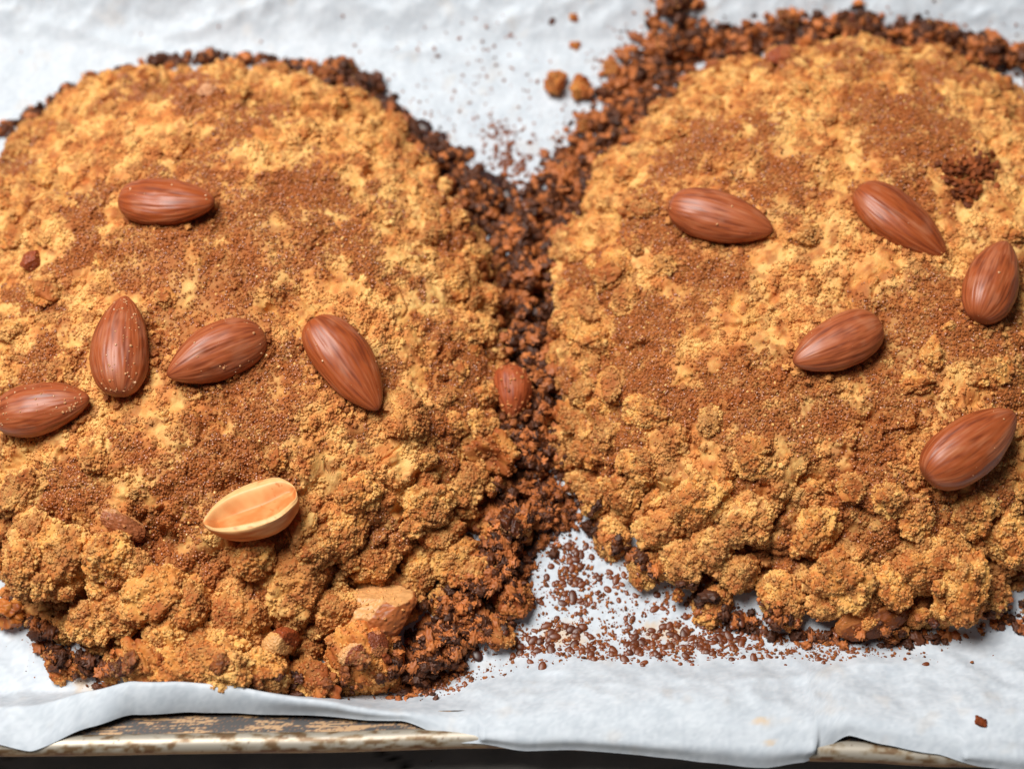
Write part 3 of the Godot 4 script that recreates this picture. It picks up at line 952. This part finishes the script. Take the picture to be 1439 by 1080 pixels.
	chopped("red-skinned nut shard on the side of the big brown crumb cluster", nut_piece_mesh(832, 2.6, lin(204, 130, 80), lin(140, 70, 40), 0.8, Vector3(1.2, 0.7, 0.9), 0.1), flesh, -31.0, 66.0, 2.8, -1.0, 2.0)
	loose_crumb(mid_lumps[1], tan_m, 11.6, -94.6, 3.8, "golden brown crumb alone on the paper behind the gap")
	loose_crumb(mid_lumps[3], tan_m, 18.4, -93.0, 3.4, "upright golden crumb just beside the lone golden brown crumb")
	loose_crumb(dark_lumps[0], dark_m, 44.8, -116.5, 4.8, "largest burnt crumb, at the back corner of the round cake")
	loose_crumb(dark_lumps[1], brown, -45.9, -97.6, 4.6, "round brown crumb resting on the back corner of the oval cake")
	loose_crumb(dark_lumps[2], dark_m, -36.2, -94.8, 2.6, "small burnt crumb beside the round brown crumb behind the oval cake")
	loose_crumb(mid_lumps[5], tan_m, 16.8, -113.8, 1.6, "small toasted crumb far back on bare paper")
	loose_crumb(mid_lumps[6], tan_m, 17.1, -106.6, 1.7, "thin toasted crumb on bare paper behind the lone golden crumb", "", 0.8)
	loose_crumb(dark_lumps[3], dark_m, 10.9, -112.9, 1.0, "tiny burnt crumb alone on bare paper")
	loose_crumb(big_lumps[2], tan_m, 13.6, -64.5, 5.8, "large brown crumb against the back flank of the round cake")
	loose_crumb(mid_lumps[7], tan_m, 0.5, 52.0, 4.6, "upper half of the toasted crumb pair on the paper in the gap")
	loose_crumb(mid_lumps[8], tan_m, -3.6, 60.5, 4.4, "lower half of the toasted crumb pair on the paper in the gap")
	loose_crumb(mid_lumps[9], tan_m, -16.6, 64.8, 4.6, "toasted crumb near the tray front, between big cluster and crumb pair")
	loose_crumb(mid_lumps[0], tan_m, -1.4, 35.8, 5.0, "knobbly toasted crumb on the dark heap in the gap")
	loose_crumb(mid_lumps[2], tan_m, -44.5, 74.0, 5.2, "pinkish toasted crumb at the front foot of the oval cake, by the paper edge")
	loose_crumb(mid_lumps[4], tan_m, -84.0, 72.0, 5.6, "toasted crumb just behind the high curl of the paper edge")
	loose_crumb(mid_lumps[6], tan_m, -100.5, 68.0, 3.6, "orange crumb near the outer front foot of the oval cake")
	loose_crumb(mid_lumps[1], tan_m, -106.0, 69.0, 3.2, "orange crumb outermost in front of the oval cake")
	loose_crumb(dark_lumps[4], tan_m, 104.4, 86.4, 1.6, "small orange crumb on the front lip of the paper", "", 0.6)
	var zones := [
		# line, half width, number of things, radius range, share of dark, words
		[[Vector2(-45, -95), Vector2(-36, -88), Vector2(-26, -77), Vector2(-15, -68)], 3.0, 8, 1.4, 3.0, 0.85, "crumb on dark caramel behind the oval cake", "from the back"],
		[[Vector2(-13, -62), Vector2(-4, -54), Vector2(4, -47), Vector2(11, -55)], 5.0, 14, 1.6, 3.4, 0.6, "crumb at the back mouth of the gap", "from the oval cake"],
		[[Vector2(3, -48), Vector2(3, -30), Vector2(5, -9), Vector2(4, 10), Vector2(5, 25), Vector2(11, 32)], 5.0, 18, 1.8, 4.0, 0.5, "crumb in the narrow gap between the cakes", "from the back"],
		[[Vector2(45, -118), Vector2(39, -105), Vector2(31, -95), Vector2(24, -80), Vector2(17, -68)], 6.5, 18, 1.4, 3.2, 0.35, "crumb along the round cake's back corner", "from the back"],
		[[Vector2(42, -103), Vector2(56, -108), Vector2(80, -111), Vector2(109, -109), Vector2(130, -105), Vector2(139, -101)], 3.4, 18, 1.8, 5.0, 0.5, "crumb in the row behind the round cake", "from the gap side"],
		[[Vector2(2, 25), Vector2(-2, 44), Vector2(-10, 56), Vector2(-18, 66), Vector2(-26, 70)], 5.0, 14, 1.6, 3.6, 0.6, "crumb on the heap beside the oval cake", "from the gap"],
		[[Vector2(-112, 58), Vector2(-105, 67), Vector2(-86, 72), Vector2(-64, 74), Vector2(-45, 75), Vector2(-26, 71)], 2.6, 18, 1.2, 2.8, 0.8, "crumb along the oval cake's front foot", "from the outer side"],
		[[Vector2(20, 34), Vector2(33, 45), Vector2(48, 55), Vector2(67, 60), Vector2(92, 62), Vector2(123, 57)], 2.2, 12, 0.8, 1.9, 0.6, "crumb along the round cake's front foot", "from the gap"],
		[[Vector2(-109, -95), Vector2(-94, -102), Vector2(-67, -103), Vector2(-48, -98)], 1.4, 8, 0.9, 1.7, 0.6, "crumb behind the oval cake's back edge", "from the outer side"]]
	for zn in zones:
		for k in zn[2]:
			var p: Vector2 = along(zn[0], (k + 0.5) / zn[2] + rng.randf_range(-0.3, 0.3) / zn[2]) + Vector2(rng.randfn(), rng.randfn()) * zn[1] * 0.5
			var r: float = lerpf(zn[3], zn[4], pow(rng.randf(), 1.5))
			var dk: bool = rng.randf() < zn[5]
			var me: ArrayMesh = dark_lumps[rng.randi() % 10] if dk or rng.randf() < 0.3 else mid_lumps[rng.randi() % 10]
			var m: StandardMaterial3D = (dark_m if rng.randf() < 0.35 else brown) if dk else tan_m
			loose_crumb(me, m, p.x, p.y, r, "%s %s, %s %s" % ["dark" if dk else "toasted", zn[6], ORDINALS[k], zn[7]], zn[6].replace("crumb", "crumbs"))
	# small crumbs and caramel drops that nobody could count
	var piles := [
		[[Vector2(-48, -98), Vector2(-36, -88), Vector2(-26, -77), Vector2(-15, -68), Vector2(-5, -61)], 3.2, 1300, 0.8],
		[[Vector2(-22, -73), Vector2(-13, -62), Vector2(-4, -54), Vector2(4, -47), Vector2(11, -55), Vector2(18, -66)], 6.5, 2400, 0.6],
		[[Vector2(3, -50), Vector2(3, -30), Vector2(5, -9), Vector2(4, 10), Vector2(5, 24), Vector2(11, 32)], 5.2, 7600, 0.5],
		[[Vector2(46, -114), Vector2(42, -103), Vector2(34, -94), Vector2(27, -80), Vector2(18, -68), Vector2(12, -55)], 7.5, 3000, 0.4],
		[[Vector2(42, -103), Vector2(56, -107), Vector2(80, -110), Vector2(109, -108), Vector2(130, -104), Vector2(145, -99)], 4.0, 3600, 0.5],
		[[Vector2(2, 25), Vector2(-2, 44), Vector2(-10, 56), Vector2(-18, 66), Vector2(-26, 70)], 5.6, 5600, 0.45],
		[[Vector2(-118, 50), Vector2(-112, 58), Vector2(-105, 67), Vector2(-86, 72), Vector2(-64, 74), Vector2(-45, 75), Vector2(-26, 71)], 2.4, 1300, 0.7],
		[[Vector2(17, 30), Vector2(22, 35), Vector2(33, 45), Vector2(48, 55), Vector2(67, 60), Vector2(92, 62), Vector2(150, 48)], 2.0, 1200, 0.6],
		[[Vector2(-150, -68), Vector2(-136, -80), Vector2(-125, -88), Vector2(-109, -95), Vector2(-94, -102), Vector2(-67, -103), Vector2(-48, -98)], 1.6, 1100, 0.7]]
	for pl in piles:
		for q in pl[2]:
			var p: Vector2 = along(pl[0], rng.randf()) + Vector2(rng.randfn(), rng.randfn()) * pl[1] * 0.62
			var y := height_at(p.x, p.y)
			if y > 9.0:
				continue
			var cr := lerpf(0.14, 1.35, pow(rng.randf(), 3.4))
			var c := (DARK.lerp(CHAR, rng.randf() * 0.8) if rng.randf() < pl[3] else SUGAR.lerp(TOAST, rng.randf() * 0.9)) * rng.randf_range(0.8, 1.15)
			heap.add(any_turn() * Basis.from_scale(Vector3(cr, cr * rng.randf_range(0.4, 1.0), cr * rng.randf_range(0.7, 1.7)) * MM), Vector3(p.x, y + cr * 0.3, p.y) * MM, c)
			if q % 3 == 0:
				raise(p.x, y, p.y, cr)
	put_copies("dark_crumbs", heap, small, mat("dark_crumbs", 0.55, 0.45)).set_meta("label", "fine dark crumbs heaped in the gap and around both cakes")
	var drops: Copies = Copies.new()
	var sprays := [
		[[Vector2(-3, 62), Vector2(10, 63), Vector2(27, 64), Vector2(44, 62), Vector2(61, 58)], 2.8, 900, 0.8],
		[[Vector2(14, 38), Vector2(14, 49), Vector2(13, 62)], 2.4, 240, 0.8],
		[[Vector2(7, 44), Vector2(30, 51), Vector2(47, 62), Vector2(67, 65), Vector2(89, 64)], 8.0, 900, 0.66],
		[[Vector2(30, 70), Vector2(55, 71), Vector2(80, 68)], 5.0, 220, 0.5],
		[[Vector2(-20, 73), Vector2(-15, 72), Vector2(-13, 69)], 2.2, 260, 0.5],
		[[Vector2(-15, -109), Vector2(-8, -92), Vector2(0, -79), Vector2(4, -66)], 9.0, 420, 0.34],
		[[Vector2(-4, -79), Vector2(2, -68), Vector2(5, -57)], 3.0, 420, 0.6],
		[[Vector2(-130, -100), Vector2(-60, -112), Vector2(60, -118)], 9.0, 120, 0.4]]
	for q in 420:
		var line: Array = [[Vector2(-48, -97), Vector2(-38, -89), Vector2(-28, -79), Vector2(-16, -69), Vector2(-3, -60)], [Vector2(4, -40), Vector2(7, -9), Vector2(3, 25), Vector2(-8, 56), Vector2(-22, 68)]][0 if q < 220 else 1]
		var p: Vector2 = along(line, rng.randf()) + Vector2(rng.randfn(), rng.randfn()) * (1.9 if q < 220 else 3.0)
		var cr := rng.randf_range(0.6, 2.0)
		if height_at(p.x, p.y) > 2.2:
			continue
		drops.add(Basis(Vector3.UP, rng.randf() * TAU) * Basis.from_scale(Vector3(cr * 1.4, cr * 0.4, cr) * MM), Vector3(p.x, 0.25 + minf(height_at(p.x, p.y), 1.2), p.y) * MM, lin(62, 30, 22).lerp(lin(40, 20, 18), rng.randf()))
	var flaw := simplex(0.22, 77, 2)
	var powder: Copies = Copies.new()
	for sp in [
		[[Vector2(-6, 61), Vector2(10, 62), Vector2(27, 63), Vector2(44, 61), Vector2(64, 61), Vector2(84, 66)], 3.8, 4600],
		[[Vector2(13, 38), Vector2(14, 49), Vector2(12, 62)], 2.6, 1100],
		[[Vector2(7, 44), Vector2(30, 53), Vector2(47, 62), Vector2(67, 66), Vector2(92, 66)], 8.5, 4600],
		[[Vector2(20, 68), Vector2(55, 72), Vector2(85, 70)], 8.0, 900],
		[[Vector2(-22, 73), Vector2(-15, 72), Vector2(-12, 67)], 3.2, 1100],
		[[Vector2(-4, -82), Vector2(2, -68), Vector2(6, -56)], 3.6, 1100],
		[[Vector2(-15, -109), Vector2(-8, -92), Vector2(0, -79)], 11.0, 500],
		[[Vector2(-112, 62), Vector2(-86, 76), Vector2(-30, 76)], 3.0, 700],
		[[Vector2(-48, -98), Vector2(-26, -77), Vector2(-4, -56)], 5.0, 2600],
		[[Vector2(44, -114), Vector2(34, -97), Vector2(22, -78), Vector2(12, -58)], 7.5, 4200],
		[[Vector2(50, -110), Vector2(90, -114), Vector2(140, -106)], 5.0, 2600],
		[[Vector2(4, 24), Vector2(-2, 46), Vector2(-14, 64)], 8.0, 4200]]:
		for q in sp[2]:
			var p: Vector2 = along(sp[0], rng.randf()) + Vector2(rng.randfn(), rng.randfn()) * sp[1]
			if flaw.get_noise_2dv(p) < -0.05 and rng.randf() < 0.8:
				continue
			var y := height_at(p.x, p.y)
			if y > 5.0:
				continue
			var cr := lerpf(0.06, 0.46, pow(rng.randf(), 4.0))
			powder.add(any_turn() * Basis.from_scale(Vector3(cr, cr * 0.6, cr * rng.randf_range(0.8, 1.6)) * MM), Vector3(p.x, y + cr * 0.1, p.y) * MM, lin(168, 98, 48).lerp(lin(88, 46, 22), rng.randf() * 0.8))
	put_copies("cinnamon_powder", powder, small, mat("cinnamon_powder", 0.7, 0.4)).set_meta("label", "rust brown cinnamon sugar powder strewn over the white paper")
	for sp in sprays:
		for q in sp[2]:
			var p: Vector2 = along(sp[0], rng.randf()) + Vector2(rng.randfn(), rng.randfn()) * sp[1]
			if flaw.get_noise_2dv(p) < -0.15 and rng.randf() < 0.75:
				continue
			var y := height_at(p.x, p.y)
			if y > 6.0:
				continue
			var cr: float = lerpf(0.12, 0.95, pow(rng.randf(), 3.0)) * sp[3] / 0.7
			var c := lin(150, 74, 26).lerp(lin(84, 38, 16), clampf(cr * 0.7 + rng.randf() * 0.4, 0.0, 1.0))
			drops.add(Basis(Vector3.UP, rng.randf() * TAU) * Basis.from_scale(Vector3(cr * rng.randf_range(0.7, 1.8), cr * 0.4, cr) * MM), Vector3(p.x, y + cr * 0.12, p.y) * MM, c)
	var drop_mesh := SphereMesh.new()
	drop_mesh.radius = 1.0
	drop_mesh.height = 2.0
	drop_mesh.radial_segments = 12
	drop_mesh.rings = 6
	put_copies("caramel_drops", drops, drop_mesh, mat("caramel_drops", 0.36, 0.5)).set_meta("label", "spatter of brown caramel drops on the white paper")

func cling(o: MeshInstance3D, at: Vector3, r: float, into: Copies, tint: Color, dense := 24.0) -> void:
	# fine crumbs on the sides that can be seen
	var arr: Array = (o.mesh as ArrayMesh).surface_get_arrays(0)
	var lv: PackedVector3Array = arr[Mesh.ARRAY_VERTEX]
	var lc: PackedColorArray = arr[Mesh.ARRAY_COLOR]
	for q in int(r * r * dense):
		var i := rng.randi() % lv.size()
		var p: Vector3 = o.transform * lv[i]
		if (p * 1000.0 - at).dot(Vector3(0, 0.9, 0.44)) < -0.25 * r:
			continue
		var cr := rng.randf_range(0.16, 0.40) * MM
		if rng.randf() < 0.03:
			cr *= 1.7
		into.add(any_turn() * Basis.from_scale(Vector3(cr, cr * rng.randf_range(0.7, 1.0), cr * rng.randf_range(0.8, 1.3))), p, lc[i].lerp(PALE, rng.randf() * 0.30) * tint * rng.randf_range(0.86, 1.08))

func chopped(label: String, mesh: Mesh, m: Material, x: float, z: float, r: float, y: float, turn: float) -> void:
	# y < 0: lay it on what is there
	var o := put(numbered("nut_piece"), mesh, m)
	var top := height_near(x, z, 2.0)
	var h := top + r * 0.25 if y < 0.0 else minf(maxf(y - r * 0.2, top - r * 0.1), top + r * 0.75)
	var up := slope_at(x, z, 3.0)
	up = (up + Vector3(0, 0.6, 0)).normalized()
	var side := up.cross(Vector3(0, 0, 1)).normalized() * -1.0
	side = Vector3(1, 0, 0) - up * up.x
	side = side.normalized()
	o.transform = Transform3D(Basis(side, up, side.cross(up)) * Basis(Vector3.UP, turn) * Basis.from_scale(Vector3.ONE * r * MM), Vector3(x, h, z) * MM)
	raise(x, h, z, r * 0.8)
	cling(o, o.position * 1000.0, r, heap, Color(1.15, 1.1, 1.0), 1.6)
	tag(o, label, "nut piece", "")

func small_crumb_mesh() -> ArrayMesh:
	var ico: Array = icosphere(2)
	var v := PackedVector3Array()
	var nz := simplex(1.4, 901, 2)
	for d in ico[0]:
		v.append(d * (1.0 + 0.8 * nz.get_noise_3dv(d * 1.2)))
	return mesh_from(v, ico[1], PackedColorArray(), normals_of(v, ico[1]))

func crystal_mesh() -> ArrayMesh:
	var st := SurfaceTool.new()
	st.begin(Mesh.PRIMITIVE_TRIANGLES)
	st.set_smooth_group(-1)
	var ico: Array = icosphere(0)
	var v: PackedVector3Array = ico[0]
	var f: PackedInt32Array = ico[1]
	for k in f:
		st.add_vertex(v[k])
	st.generate_normals()
	return st.commit()

func make_counter() -> ArrayMesh:
	var v := PackedVector3Array()
	var col := PackedColorArray()
	var nx := 320
	var nz := 110
	var fine := simplex(0.5, 951, 3)
	var crack := cells(1.0 / 60.0, 952, FastNoiseLite.RETURN_DISTANCE2_SUB, 9.0, 0.04)
	for i in nx:
		for j in nz:
			var x := lerpf(-260.0, 260.0, i / (nx - 1.0))
			var z := lerpf(-260.0, 260.0, j / (nz - 1.0))
			if j > 20:
				z = lerpf(70.0, 150.0, (j - 21) / (nz - 30.0)) if j < nz - 8 else lerpf(155.0, 400.0, (j - nz + 8) / 7.0)
			else:
				z = lerpf(-400.0, 68.0, j / 20.0)
			var e := crack.get_noise_2d(x, z) + 1.0
			var cr := 1.0 - smoothstep(0.005, 0.022, e)
			v.append(Vector3(x * 1.6, -2.3 - 0.5 * cr + 0.08 * fine.get_noise_2d(x, z), z) * MM)
			var t := fine.get_noise_2d(x * 0.3, z * 0.3)
			col.append(lin(176, 172, 166).lerp(lin(196, 191, 184), clampf(0.5 + t, 0.0, 1.0)).lerp(lin(14, 13, 13), cr))
	var idx := grid_index(nx, nz)
	return mesh_from(v, idx, col, normals_of(v, idx))
